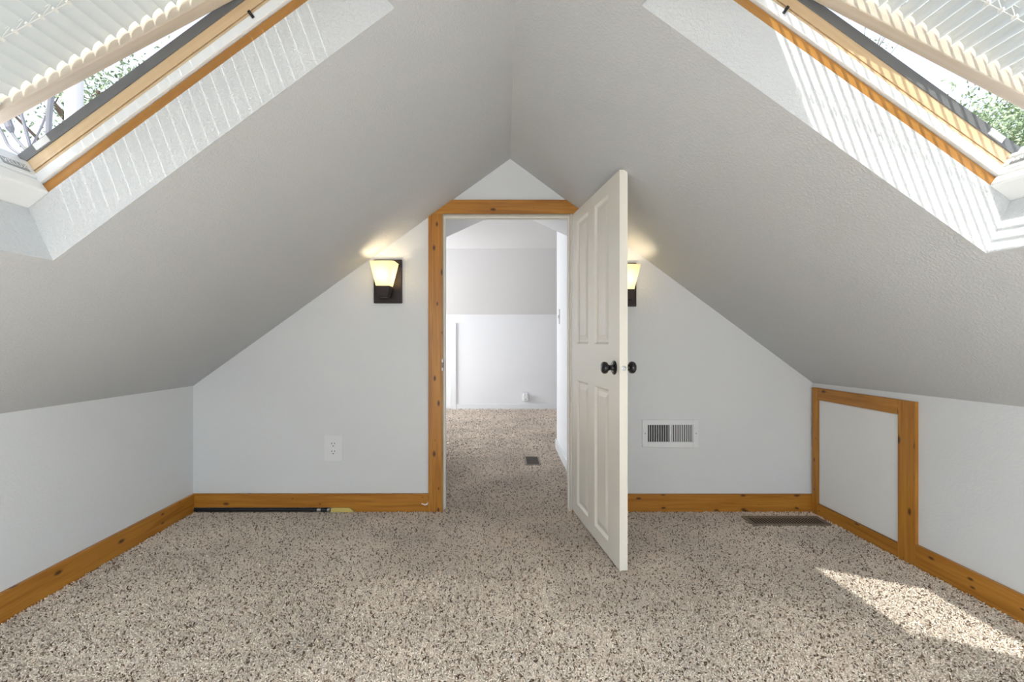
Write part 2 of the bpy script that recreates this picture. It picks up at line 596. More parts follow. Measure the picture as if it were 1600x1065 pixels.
def skylight(side, name, label):
    root = empty(name, S(side, (SY0 + SY1) / 2, SU0, NR))
    tag(root, label, 'skylight', kind='structure')
    ug = S(side, 1.0, 1.5) - S(side, 1.0, 1.0)

    def bar(nm, y0, y1, u0, u1, n0, n1, mat, parent=root, grain=None, bevel=0.0, f=None):
        P = (lambda y, u, n: S(side, y, u, n)) if f is None else f
        m = MB().hexa([P(y0, u0, n0), P(y1, u0, n0), P(y1, u1, n0), P(y0, u1, n0),
                       P(y0, u0, n1), P(y1, u0, n1), P(y1, u1, n1), P(y0, u1, n1)])
        return m.build(nm, mat, parent, grain=grain, bevel=bevel)

    u0, u1 = SU0 + .10, SU1 - .07
    # side linings, far and near
    for y, d in ((SY1, 1), (SY0, -1)):
        o = lambda a: y + d * a
        bar('lining_strip', o(.001), o(.06), u0 - .01, u1 + .01, NR, .184, PINE_LINE, grain=ug)
        bar('white_trim_strip', o(-.008), o(.06), u0 - .01, u1 + .01, .187, .2135, WHITE2, bevel=.002)
        fr = bar('frame_jamb', o(.0), o(.06), u0 - .01, u1 + .01, .2135, .226, PINE_SASH, grain=ug)
        bar('frame_groove', o(.006), o(.06), u0 - .01, u1 + .01, .226, .230, PINE_LINE, fr, grain=ug)
        bar('frame_lip', o(.0), o(.06), u0 - .01, u1 + .01, .230, .260, PINE_SASH, fr, grain=ug)
        bar('flashing_strip', o(-.003), o(.07), u0 - .03, u1 + .03, .260, .287, FLASH)
        bar('catch_plate', o(-.006), o(.01), 0.975, 1.020, .264, .283, WHITE2)
        bar('hook_pin', o(-.012), o(.006), 1.660, 1.668, .200, .222, BLACK)
    # bottom frame member: broad white face towards the room, rail with the maker's plate above
    bar('bottom_cover', SY0 - .01, SY1 + .002, SU0 + .028, u0 + .002, NR - .004, .200, WHITE, bevel=.006)
    rail = bar('bottom_rail', SY0 - .01, SY1 + .003, SU0 + .03, u0 + .004, .200, .262, WHITE2, bevel=.004)
    bar('bottom_weather_bar', SY0 - .03, SY1 + .01, SU0 - .01, u0 - .006, .262, .292, WHITE2, bevel=.004)
    # maker's plate on the up-slope face of the rail
    pl = bar('maker_plate', SY1 - .085, SY1 - .020, u0 + .004, u0 + .0065, .214, .236, LABELM, rail)
    fc = bpy.data.curves.new('plate_lettering', 'FONT')
    fc.body = 'VELUX'
    fc.size = 0.021
    fc.align_x = 'CENTER'
    fc.align_y = 'CENTER'
    fc.extrude = 0.0003
    txt = bpy.data.objects.new('plate_lettering', fc)
    COL.objects.link(txt)
    fc.materials.append(WHITE)
    c = S(side, SY1 - .0525, u0 + .0072, .225)
    nrm = ug.normalized()
    up = (S(side, 1, 1, 1) - S(side, 1, 1, 0)).normalized()
    xa = up.cross(nrm)
    R = Matrix((xa, up, nrm)).transposed().to_4x4()
    txt.matrix_world = Matrix.Translation(c) @ R
    dg = bpy.context.evaluated_depsgraph_get()
    me = bpy.data.meshes.new_from_object(txt.evaluated_get(dg))
    mw = txt.matrix_world.copy()
    bpy.data.objects.remove(txt)
    me.transform(mw)
    lt = bpy.data.objects.new('lettering', me)
    COL.objects.link(lt)
    lt.parent = rail
    lt.matrix_parent_inverse = parent_world(rail).inverted()
    # top frame member
    bar('top_rail', SY0 - .01, SY1 + .002, u1 - .004, SU1 + .03, NR - .004, .287, WHITE2, bevel=.003)

    # sash, swung open on its centre pivots
    def Q(y, u, n):
        return S(side, y, u, 0.300 + n + TILT * (UP - u))
    sash = empty('sash', S(side, (SY0 + SY1) / 2, UP, 0.3))
    sash.parent = root
    sash.matrix_parent_inverse = parent_world(root).inverted()
    s0, s1 = u0 + .012, u1 - .010
    for ya, yb in ((SY1 - .048, SY1 - .012), (SY0 + .012, SY0 + .048)):
        bar('sash_stile', ya, yb, s0, s1, 0.0, .060, SASHW, sash, grain=ug, bevel=.003, f=Q)
    bar('sash_rail', SY0 + .048, SY1 - .048, s0, s0 + .045, 0.0, .060, SASHW, sash, grain=(0, 1, 0), bevel=.003, f=Q)
    bar('sash_rail', SY0 + .048, SY1 - .048, s1 - .045, s1, 0.0, .060, SASHW, sash, grain=(0, 1, 0), bevel=.003, f=Q)
    bar('sash_pane', SY0 + .05, SY1 - .05, s0 + .046, s1 - .046, .048, .054, GLASS, sash, f=Q)
    bar('sash_cladding', SY1 - .05, SY1 + .02, s0 - .03, s1 - .30, .061, .072, FLASH, sash, f=Q)
    bar('added_sun_skirt', SY0 + .004, SY0 + .0115, s0, UP, -.075, .060, FLASH, sash, f=Q)  # strip added to stop sun leaking under the near stile
    bar('added_sun_shield', SY0 - .14, SY0 + .03, UP, u1 + .03, .364, .370, FLASH)  # unseen plate added over the near slit to keep a sun streak out
    return root, Q, s0, s1


def blind(side, Q, s0, s1, tilt, width, label):
    """venetian blind clipped to the sash; each slat a slightly crowned strip along the depth"""
    ya, yb = SY0 + .0488, SY1 - .054
    root = empty('venetian_blind', Q((ya + yb) / 2, s0 + .05, .02))
    tag(root, label, 'blind', 'skylight blinds')
    du = (Q(1, 1.5, 0) - Q(1, 1.0, 0)).normalized()
    dn = (Q(1, 1, 1) - Q(1, 1, 0)).normalized()
    n_slats = round((s1 - s0 - .122) / .034)
    pitch = (s1 - s0 - .122) / (n_slats - 1)
    mesh = None
    ct, st = math.cos(tilt), math.sin(tilt)
    a = du * ct + dn * st          # across the slat
    b = -du * st + dn * ct         # slat normal
    for i in range(n_slats):
        u = s0 + .060 + i * pitch
        c = Q((ya + yb) / 2, u, .024)
        if mesh is None:
            m = MB()
            prof = []
            K = 6
            for k in range(K + 1):
                x = (k / K - .5)
                prof.append(a * (x * width) + b * (.0068 * (1 - 4 * x * x)))
            up_ = [p + b * .0007 for p in prof][::-1]
            ring = prof + up_
            hy = Vector((0, (yb - ya) / 2, 0))
            m.rings([[p - hy for p in ring], [p + hy for p in ring]])
            o = m.build('slat', SLATM, root, local=True, smooth=True)
            mesh = o.data
        else:
            o = bpy.data.objects.new('slat', mesh)
            COL.objects.link(o)
            o.parent = root
        o.location = c - root.location
    e = [Q((ya + yb) / 2, s0 + .046, .024), Q((ya + yb) / 2, s0 + .062 + n_slats * pitch, .024)]
    for nm, u in (('bottom_bar', s0 + .050), ('head_rail', s1 - .058)):
        f = lambda y, uu, n: Q(y, uu, n)
        m = MB().hexa([f(ya, u - .003, .008), f(yb, u - .003, .008), f(yb, u + .011, .008), f(ya, u + .011, .008),
                       f(ya, u - .003, .030), f(yb, u - .003, .030), f(yb, u + .011, .030), f(ya, u + .011, .030)])
        m.build(nm, SLATM, root, bevel=.002)
    for y in (ya + .13, yb - .13):
        for sgn in (-1, 1):
            off = a * (sgn * width * .50) + b * (.001 * sgn)
            pts = [Q(y, s0 + .060 + i * pitch, .024) + off for i in (0, n_slats - 1)]
            MB().tube(pts, .0011, 6).build('ladder_cord', CORD, root)
        m = MB()
        for i in range(n_slats):      # rungs and little clips, all on this one cord
            c = Q(y, s0 + .060 + i * pitch, .024)
            m.tube([c - a * width * .5 - b * .0015, c + a * width * .5 - b * .0015], .0008, 5)
            q = c - a * width * .5 - b * .001
            h = Vector((0, .006, 0))
            m.hexa([q - h - a * .001 - b * .004, q + h - a * .001 - b * .004, q + h + a * .006 - b * .004, q - h + a * .006 - b * .004,
                    q - h - a * .001, q + h - a * .001, q + h + a * .006, q - h + a * .006])
        tag(m.build('ladder_rungs', CORD, root), kind='stuff')
    return root


w1, Q1, a0, a1 = skylight(-1, 'window_1', 'open pine roof window in the left slope, cables behind it')
w2, Q2, b0, b1 = skylight(1, 'window_2', 'open pine roof window in the right slope, sun on its reveal')
blind(-1, Q1, a0, a1, 0.39, .041, 'white venetian blind in the left roof window')
blind(1, Q2, b0, b1, 0.715, .036, 'white venetian blind in the right roof window')

# ------------------------------------------------------------------ skirtings
BH, BT = 0.108, 0.018


def board_poly(mb, poly, y0, y1):
    return xz_prism(mb, poly, y0, y1)


# far wall, left: its lower edge is cut away over the pipe
xl = knee(-1, YW)[0]
mb = xz_prism(MB(), [(xl + .001, .024), (-.955, .024), (-.905, -.012), (DX0 - .089, -.012), (DX0 - .089, BH), (xl + .001, BH)], YW - BT, YW - .0005)
bl = mb.build('baseboard_far_left', PINE, grain=(1, 0, 0), bevel=.0015)
tag(bl, 'amber pine skirting on the gable wall left of the doorway, lifted off the floor', 'baseboard', kind='structure')
m = MB()
pts = [(-.508, .052), (-.494, .046), (-.484, .046), (-.474, .052), (-.470, .064), (-.468, .055), (-.473, .042), (-.486, .038), (-.500, .042), (-.512, .047)]
m.prism([(x, YW - BT - .0012, z) for x, z in pts], [(x, YW - BT + .001, z) for x, z in pts])
m.build('paint_scuff', SCUFF, bl)
mb = xz_prism(MB(), [(DX1 + .089, -.012), (knee(1, YW)[0] - .001, -.012), (knee(1, YW)[0] - .001, BH - .002), (DX1 + .089, BH - .002)], YW - BT, YW - .0005)
tag(mb.build('baseboard_far_right', PINE, grain=(1, 0, 0), bevel=.0015), 'amber pine skirting on the gable wall right of the door', 'baseboard', kind='structure')


def side_board(side, ya, yb, h):
    xa, xb = knee(side, ya)[0], knee(side, yb)[0]
    i, e = -side * BT, -side * .0005
    return MB().hexa([(xa + e, ya, -.012), (xa + i, ya, -.012), (xb + i, yb, -.012), (xb + e, yb, -.012),
                      (xa + e, ya, h), (xa + i, ya, h), (xb + i, yb, h), (xb + e, yb, h)])


tag(side_board(-1, YB + .02, YW - BT - .0005, BH).build('baseboard_left', PINE, grain=(0, 1, 0), bevel=.0015),
    'amber pine skirting along the left knee wall', 'baseboard', kind='structure')
tag(side_board(1, YB + .02, 2.140, .100).build('baseboard_right', PINE, grain=(0, 1, 0), bevel=.0015),
    'amber pine skirting along the right knee wall up to the access door', 'baseboard', kind='structure')

# ------------------------------------------------------------------ pipe and foam under the cut skirting
m = MB().tube([(xl + .006, YW - .0125, .0085), (-1.40, YW - .0125, .009), (-1.155, YW - .0125, .0085)], .0115, 12)
pp = m.build('black_pipe', PIPE, smooth=True)
tag(pp, 'thin black pipe lying in the gap under the skirting board', 'pipe')
for x0, x1, r, mt in ((-1.158, -1.135, .0125, CHROME), (-1.135, -1.095, .0118, PIPE), (-1.095, -1.080, .0125, CHROME)):
    MB().tube([(x0, YW - .0125, .0085), (x1, YW - .0125, .0085)], r, 12).build('pipe_coupling', mt, pp, smooth=True)
m = xz_prism(MB(), [(-1.076, -.008), (-.925, -.008), (-.958, .021), (-1.060, .023), (-1.076, .018)], YW - .017, YW - .001)
tag(m.build('foam_strip', YELLOW, bevel=.003), 'short yellow foam strip at the end of the black pipe', 'foam')

# ------------------------------------------------------------------ access door in the right knee wall
ACC = empty('door_2', (knee(1, 2.46)[0], 2.46, 0))
tag(ACC, 'small white access door framed in amber pine in the right knee wall', 'access door', kind='structure')


def acc_piece(nm, ya, yb, z0, z1, t0, t1, mat, grain=None, bevel=.0012):
    xa, xb = knee(1, ya)[0], knee(1, yb)[0]
    m = MB().hexa([(xa - t0, ya, z0), (xa - t1, ya, z0), (xb - t1, yb, z0), (xb - t0, yb, z0),
                   (xa - t0, ya, z1), (xa - t1, ya, z1), (xb - t1, yb, z1), (xb - t0, yb, z1)])
    return m.build(nm, mat, ACC, grain=grain, bevel=bevel)


acc_piece('door_panel', 2.232, 2.771, .068, .697, .0005, .008, PANEL)
acc_piece('frame_board', 2.141, 2.230, -.012, .772, .0005, .019, PINE, (0, 0, 1))
acc_piece('frame_board', 2.773, YW - BT - .001, -.012, .772, .0005, .019, PINE, (0, 0, 1))
acc_piece('frame_board', 2.231, 2.772, .699, .772, .0005, .019, PINE, (0, 1, 0))
acc_piece('frame_board', 2.231, 2.772, -.012, .064, .0005, .019, PINE, (0, 1, 0))

# ------------------------------------------------------------------ doorway: lining and casing
trim = empty('trim_1', (DX0, YW, 0))
tag(trim, 'amber pine casing around the doorway', 'door casing', kind='structure')
cw = .088
for poly, g in ((under_roof([(DX0 - cw, -.012), (DX0, -.012), (DX0, DZ), (DX0 - cw, DZ)], -.002), (0, 0, 1)),
                (under_roof([(DX1 + .007, -.012), (DX1 + cw, -.012), (DX1 + cw, DZ), (DX1 + .007, DZ)], -.002), (0, 0, 1)),
                (under_roof([(DX0 - cw, DZ), (DX1 + cw, DZ), (DX1 + cw, DZ + .087), (DX0 - cw, DZ + .087)], -.002), (1, 0, 0))):
    xz_prism(MB(), poly, YW - .018, YW - .0005).build('casing_board', PINE, trim, grain=g, bevel=.0012)
lining = empty('trim_2', (DX0, YW + WT / 2, 0))
tag(lining, 'cream painted lining inside the doorway', 'door lining', kind='structure')
MB().box(DX0 - LIN + .0005, DX0, YW - .010, YW + WT + .01, -.012, DZ).build('jamb_board', JAMBP, lining)
MB().box(DX1, DX1 + LIN - .0005, YW - .010, YW + WT + .01, -.012, DZ).build('jamb_board', JAMBP, lining)
MB().box(DX0 - LIN + .0005, DX1 + LIN - .0005, YW - .010, YW + WT + .01, DZ, DZ + LIN - .0005).build('jamb_board', JAMBP, lining)
for b in ((DX0, DX0 + .011, -.012, DZ - .011), (DX1 - .011, DX1, -.012, DZ - .011), (DX0, DX1, DZ - .011, DZ)):
    MB().box(b[0], b[1], YW + .040, YW + .075, b[2], b[3]).build('door_stop', JAMBP, lining, bevel=.002)
sp = MB().box(DX0 - .004, DX0 + .0015, YW - .0205, YW + .022, .872, .945).build('strike_plate', CHROME, lining, bevel=.001)
MB().box(DX0 + .0012, DX0 + .0022, YW - .006, YW + .012, .892, .925).build('latch_hole', DARK, sp)
MB().box(DX0 - .003, DX0 + .001, YW - .0212, YW - .0203, .892, .925).build('latch_hole', DARK, sp)

# ------------------------------------------------------------------ the open door
HX, HY = DX1 + .006, YW - .022
FX, FY = 0.527, 2.062
ang = math.atan2(FY - HY, FX - HX)
DW = math.hypot(FX - HX, FY - HY)
DTH = .038
door = empty('door_1', (HX, HY, 0), ang)
tag(door, 'cream four-panel door standing open into the room with black knobs', 'door', kind='structure')
# local: x from hinge to free edge, y: 0 is the face seen on the left... thickness to +y, z up


def D(mb, nm, mat, parent=door, **k):
    return mb.build(nm, mat, parent, local=True, **k)


zb, zt = .016, 1.838
px_ = [(.138 * DW, .406 * DW), (.552 * DW, .815 * DW)]
pz_ = [(.086, .824), (1.043, 1.772)]
mb = MB()
xs = [0, px_[0][0], px_[0][1], px_[1][0], px_[1][1], DW]
mb.box(0, xs[1], 0, DTH, zb, zt)
mb.box(xs[2], xs[3], 0, DTH, zb, zt)
mb.box(xs[4], DW, 0, DTH, zb, zt)
for a, b in px_:
    mb.box(a, b, 0, DTH, zb, pz_[0][0])
    mb.box(a, b, 0, DTH, pz_[0][1], pz_[1][0])
    mb.box(a, b, 0, DTH, pz_[1][1], zt)
leaf = D(mb, 'door_leaf', DOORP)
for a, b in px_:
    for c, d in pz_:
        def ring(i, y):
            return [(a + i, y, c + i), (b - i, y, c + i), (b - i, y, d - i), (a + i, y, d - i)]
        m = MB().rings([ring(.046, .003), ring(.022, .011), ring(.012, .011), ring(0.0002, .0005),
                        ring(0.0002, DTH - .0005), ring(.012, DTH - .011), ring(.022, DTH - .011), ring(.046, DTH - .003)])
        D(m, 'door_panel', DOORP)
KX, KZ = DW - .062, .935
for sgn, y0 in ((-1, 0.0), (1, DTH)):
    m = MB().lathe([(0, .031), (.004, .032), (.007, .028), (.009, .016), (.012, .0135), (.026, .0125), (.033, .017), (.038, .0255),
                    (.046, .0285), (.055, .0275), (.061, .022), (.064, .012), (.0645, .001)], (KX, y0, KZ), (0, sgn, 0), 32)
    k = D(m, 'door_knob', BLACK, smooth=True)
    D(MB().lathe([(0, .0325), (.003, .0335), (.006, .031), (.0075, .020)], (KX, y0, KZ), (0, sgn, 0), 32), 'knob_rose', BLACK, k, smooth=True)
D(MB().box(DW - .001, DW + .0012, DTH / 2 - .012, DTH / 2 + .012, KZ - .028, KZ + .028), 'latch_plate', DOORP)
D(MB().lathe([(0, .0115), (.004, .0115), (.005, .0085), (.010, .0080), (.011, .001)], (DW + .001, DTH / 2, KZ), (1, 0, 0), 20), 'latch_bolt', CHROME, smooth=True)
for z in (.25, 1.60):
    D(MB().lathe([(-.045, .006), (.045, .006)], (-.004, DTH + .004, z), (0, 0, 1), 12), 'hinge', CHROME)

# ------------------------------------------------------------------ wall lamps
def sconce(cx, zc, label):
    root = empty('wall_lamp', (cx, YW, zc))
    tag(root, label, 'wall lamp', 'wall lamps beside the doorway')
    B = lambda m, nm, mt, par=root, **k: m.build(nm, mt, par, local=True, **k)
    B(MB().box(-.088, .088, -.020, -.0005, -.136, .136), 'back_plate', BRONZE, bevel=.004)
    sy = -.098

    def sq(h, z, y=sy):
        return [(-h, y - h, z), (h, y - h, z), (h, y + h, z), (-h, y + h, z)]

    def oct_(h, z, c):
        return [(-h + c, sy - h, z), (h - c, sy - h, z), (h, sy - h + c, z), (h, sy + h - c, z), (h - c, sy + h, z), (-h + c, sy + h, z), (-h, sy + h - c, z), (-h, sy - h + c, z)]
    m = MB().rings([oct_(.042, -.040, .006), oct_(.073, .104, .012), oct_(.070, .104, .011), oct_(.039, -.037, .005)], cap0=True, cap1=True)
    B(m, 'glass_shade', SHADE)
    B(MB().rings([sq(.026, -.108), sq(.030, -.100), sq(.0425, -.046), sq(.0425, -.041)]), 'shade_holder', BRONZE, bevel=.002)
    B(MB().box(-.016, .016, -.072, -.020, -.098, -.066), 'arm', BRONZE, bevel=.002)
    B(MB().lathe([(-.034, .010), (-.020, .012), (-.004, .020), (.012, .0235), (.026, .020), (.034, .008), (.036, .001)], (0, sy, .034), (0, 0, 1), 20), 'bulb', BULB, smooth=True)
    return root


sconce(-.720, 1.428, 'lit wall lamp with frosted glass shade left of the doorway')
sconce(.737, 1.408, 'lit wall lamp half hidden behind the open door')

# ------------------------------------------------------------------ outlet, wall grille, floor registers
ol = empty('power_outlet', (-1.062, YW, .390))
tag(ol, 'white double power outlet on the gable wall above the skirting', 'outlet')
MB().box(-.058, .058, -.007, -.0004, -.082, .082).build('cover_plate', ALMOND, ol, local=True, bevel=.002)
for dz in (-.024, .024):
    f = MB().lathe([(0, .021), (.002, .0205), (.0025, .019)], (0, -.007, dz), (0, -1, 0), 24).build('socket_face', ALMOND, ol, local=True)
    for x, z, w, h in ((-.009, .006, .0026, .009), (.009, .006, .0026, .008), (0, -.009, .005, .005)):
        MB().box(x - w / 1.3, x + w / 1.3, -.0103, -.0094, dz + z - h / 2, dz + z + h / 2).build('slot', SLOT, f, local=True)
MB().lathe([(0, .003), (.001, .003)], (0, -.007, 0), (0, -1, 0), 12).build('screw', WHITE2, ol, local=True)

vg = empty('wall_vent', (1.040, YW, .482))
tag(vg, 'white return air grille with upright louvres on the gable wall', 'vent')
m = MB()
W2, H2, w2_, h2_ = .176, .086, .142, .053
for b in ((-W2, -w2_, -H2, H2), (w2_, W2, -H2, H2), (-w2_, w2_, h2_, H2), (-w2_, w2_, -H2, -h2_)):
    m.box(b[0], b[1], -.009, -.0004, b[2], b[3])
m.box(-.006, .006, -.010, -.0004, -h2_, h2_)
m.build('vent_frame', ALMOND, vg, local=True, bevel=.0015)
MB().box(-w2_, w2_, -.0016, -.0006, -h2_, h2_).build('vent_cavity', SLOT, vg, local=True)
for g, x0 in ((0, -w2_ + .008), (1, .014)):
    for i in range(9 + g):
        x = x0 + i * .0146 if g == 0 else x0 + i * .0136
        sl = .0042 if g == 0 else -.0042
        p = [(x - sl - .0016, -.0085), (x - sl + .0016, -.0085), (x + sl + .0016, -.002), (x + sl - .0016, -.002)]
        if g == 0:
            p = [(x + .0012, -.0085), (x + .0040, -.0085), (x + .0040, -.002), (x + .0012, -.002)]
        else:
            p = [(x - .0060, -.0085), (x - .0035, -.0085), (x + .0048, -.002), (x + .0020, -.002)]
        MB().prism([(a, b, -h2_) for a, b in p], [(a, b, h2_) for a, b in p]).build('louvre', ALMOND, vg, local=True)
for x in (-.159, .159):
    MB().lathe([(0, .004), (.0015, .003)], (x, -.009, 0), (0, -1, 0), 12).build('screw', LABELM, vg, local=True)


def register(x0, x1, y0, y1, label, n, along_y=True, border=.016, name='floor_register'):
    cx, cy = (x0 + x1) / 2, (y0 + y1) / 2
    root = empty(name, (cx, cy, -.007))
    tag(root, label, 'floor vent')
    hx, hy = (x1 - x0) / 2, (y1 - y0) / 2
    zt_ = .011
    m = MB()
    for a, b, c, d in ((-hx, hx, -hy, -hy + border), (-hx, hx, hy - border, hy), (-hx, -hx + border, -hy + border, hy - border), (hx - border, hx, -hy + border, hy - border)):
        m.box(a, b, c, d, .0005, zt_)
    m.build('register_frame', REGIS, root, local=True, bevel=.001)
    MB().box(-hx + border, hx - border, -hy + border, hy - border, .0005, .003).build('duct_shadow', DARK, root, local=True)
    first = None
    for i in range(n):
        if along_y:
            L0, L1 = -hx + border, hx - border
            x = L0 + (i + .5) * (L1 - L0) / n
            if first is None:
                o = MB().hexa([(-.0030, -hy + border, zt_ - .0026), (.0026, -hy + border, zt_ - .0026), (.0026, hy - border, zt_ - .0026), (-.0030, hy - border, zt_ - .0026),
                               (-.0026, -hy + border, zt_ - .001), (.0030, -hy + border, zt_ - .001), (.0030, hy - border, zt_ - .001), (-.0026, hy - border, zt_ - .001)]).build('fin', REGIS, root, local=True)
                first = o.data
            else:
                o = bpy.data.objects.new('fin', first)
                COL.objects.link(o)
                o.parent = root
            o.location = (x, 0, 0)
        else:
            L0, L1 = -hy + border, hy - border
            y = L0 + (i + .5) * (L1 - L0) / n
            MB().box(-hx + border, hx - border, y - .002, y + .002, zt_ - .003, zt_ - .001).build('fin', REGIS, root, local=True)
    return root


register(1.433, 1.889, 2.607, 2.738, 'long brown floor register beside the access door', 24)
register(.187, .320, 3.868, 4.140, 'small brown floor register in the carpet beyond the doorway', 9, along_y=False, border=.013)

# ------------------------------------------------------------------ hall and far room
HXL, HXR, YN, YK, ZK, ZF = -1.06, .526, 4.49, 7.05, 1.46, 2.277
mb = MB()
sl_l = (ridge(YW)[1] - knee(-1, YW)[1]) / (ridge(YW)[0] - knee(-1, YW)[0])
sl_r = (ridge(YW)[1] - knee(1, YW)[1]) / (knee(1, YW)[0] - ridge(YW)[0])
RX, RZ = ridge(YW)
zl, zr = RZ - sl_l * (RX - HXL), RZ - sl_r * (HXR - RX)
yv = 3.915
yl, yr = yv - (RZ - zl) / .79, yv - (RZ - zr) / .79
yf = yv + (ZF - RZ) / .79
Y0_ = YW + .05
mb.add([(RX, Y0_, RZ), (RX, yv, RZ), (HXL, yl, zl), (HXL, Y0_, zl)], [(0, 1, 2, 3)])
mb.add([(RX, Y0_, RZ), (HXR, Y0_, zr), (HXR, yr, zr), (RX, yv, RZ)], [(0, 1, 2, 3)])
hall_c = mb.build('ceiling_passage', FARW)
tag(hall_c, 'white sloped ceiling of the passage just beyond the doorway', 'ceiling', kind='structure')
mb = MB()
mb.add([(HXL, yl, zl), (RX, yv, RZ), (RX, yf, ZF), (HXL, yf, ZF)], [(0, 1, 2, 3)])
mb.add([(HXR, yr, zr), (HXR, yf, ZF), (RX, yf, ZF), (RX, yv, RZ)], [(0, 1, 2, 3)])
yc = YK - (ZF - ZK) / .79
mb.add([(-3.1, yf, ZF), (3.1, yf, ZF), (3.1, yc, ZF), (-3.1, yc, ZF)], [(0, 1, 2, 3)])
mb.add([(-3.1, yc, ZF), (3.1, yc, ZF), (3.1, YK + .02, ZK - .016), (-3.1, YK + .02, ZK - .016)], [(0, 1, 2, 3)])
fc_ = mb.build('ceiling_far_room', FARC)
tag(fc_, 'pale grey ceiling of the room beyond the doorway', 'ceiling', kind='structure')

mb = MB().box(-3.1, 3.1, YK, YK + .1, -.05, ZK)
tag(mb.build('wall_far_room', FARW), 'white knee wall at the back of the room beyond the doorway', 'wall', kind='structure')
hr = MB().prism([(HXR, YW + WT, -.05), (HXR, YN, -.05), (HXR, YN, ZF + .02), (HXR, yf, ZF + .02), (HXR, yr, zr + .02), (HXR, YW + WT, zr + .02)],
                [(HXR + .1, YW + WT, -.05), (HXR + .1, YN, -.05), (HXR + .1, YN, ZF + .02), (HXR + .1, yf, ZF + .02), (HXR + .1, yr, zr + .02), (HXR + .1, YW + WT, zr + .02)])
tag(hr.build('wall_passage_right', FARW), 'white passage wall just beyond the open door', 'wall', kind='structure')
hl = MB().prism([(HXL, YW + WT, -.05), (HXL, YN, -.05), (HXL, YN, ZF + .02), (HXL, yf, ZF + .02), (HXL, yl, zl + .02), (HXL, YW + WT, zl + .02)],
                [(HXL - .1, YW + WT, -.05), (HXL - .1, YN, -.05), (HXL - .1, YN, ZF + .02), (HXL - .1, yf, ZF + .02), (HXL - .1, yl, zl + .02), (HXL - .1, YW + WT, zl + .02)])
tag(hl.build('wall_passage_left', FARW), 'white passage wall hidden left of the doorway', 'wall', kind='structure')
tag(MB().box(HXR + .1, 3.1, YN - .1, YN, -.05, ZF + .02).build('wall_far_room_near_right', FARW), 'white wall of the far room beside the passage on the right', 'wall', kind='structure')
tag(MB().box(-3.1, HXL - .1, YN - .1, YN, -.05, ZF + .02).build('wall_far_room_near_left', FARW), 'white wall of the far room beside the passage on the left', 'wall', kind='structure')
tag(MB().box(3.0, 3.1, YN, YK, -.05, ZF + .02).build('wall_far_room_right', FARW), 'white right end wall of the far room', 'wall', kind='structure')
mb = MB().box(-3.1, -3.0, YN, 5.45, -.05, ZF + .02).box(-3.1, -3.0, 6.85, YK, -.05, ZF + .02).box(-3.1, -3.0, 5.45, 6.85, -.05, .8).box(-3.1, -3.0, 5.45, 6.85, 1.9, ZF + .02)
tag(mb.build('wall_far_room_left', FARW), 'white left end wall of the far room with its window opening', 'wall', kind='structure')

tag(MB().box(-.735, 3.0, YK - .014, YK - .0005, -.012, .070).build('baseboard_far_room', WHITE2, bevel=.003),
    'white skirting at the back of the far room', 'baseboard', kind='structure')
tag(MB().box(HXR - .014, HXR - .0005, YW + WT + .012, YN + .013, -.012, .085).build('baseboard_passage', WHITE2, bevel=.003),
    'white skirting on the passage wall beyond the open door', 'baseboard', kind='structure')

d3 = empty('door_3', (-1.15, YK, 0))
tag(d3, 'white access door in the far knee wall seen through the doorway', 'access door', kind='structure')
MB().box(-1.50, -.818, YK - .010, YK - .001, .012, 1.262).build('door_panel', WHITE, d3)
MB().box(-.814, -.737, YK - .020, YK - .001, -.012, 1.330).build('frame_board', WHITE2, d3, bevel=.002)
MB().box(-1.58, -1.503, YK - .020, YK - .001, -.012, 1.330).build('frame_board', WHITE2, d3, bevel=.002)
MB().box(-1.502, -.815, YK - .020, YK - .001, 1.266, 1.330).build('frame_board', WHITE2, d3, bevel=.002)

nl = empty('plug_in_device', (.338, YK, .188))
tag(nl, 'small white plug-in device low on the far wall', 'plug-in')
MB().box(-.036, .036, -.006, -.0005, -.02, .085).build('outlet_plate', WHITE2, nl, local=True, bevel=.002)
MB().prism([(x, -.006, z) for x, z in ((-.042, -.06), (-.034, -.07), (.034, -.07), (.042, -.06), (.042, .03), (.030, .048), (-.030, .048), (-.042, .03))],
           [(x * .88, -.058, z * .92) for x, z in ((-.042, -.06), (-.034, -.07), (.034, -.07), (.042, -.06), (.042, .03), (.030, .048), (-.030, .048), (-.042, .03))]).build('device_body', WHITE, nl, local=True, bevel=.004)
MB().box(-.010, .010, -.0592, -.054, -.045, -.030).build('device_button', LABELM, nl, local=True)

sw = empty('light_switch', (HXR, 4.29, 1.285))
tag(sw, 'white light switch on the passage wall beyond the doorway', 'switch')
MB().box(-.007, -.0005, -.038, .038, -.070, .070).build('switch_plate', WHITE2, sw, local=True, bevel=.002)
MB().box(-.015, -.007, -.006, .006, -.014, .014).build('toggle', WHITE, sw, local=True, bevel=.001)

# frame of the unseen gable window, added to brighten the room
w3 = empty('window_3', (0, YB - .05, .55))
tag(w3, 'added white framed window in the unseen gable behind the viewer', 'window', kind='structure')
for b in ((-.849, -.80, .551, 1.749), (.80, .849, .551, 1.749), (-.80, .80, .551, .60), (-.80, .80, 1.70, 1.749), (-.02, .02, .60, 1.70)):
    MB().box(b[0], b[1], YB - .07, YB - .03, b[2], b[3]).build('frame_bar', WHITE2, w3)

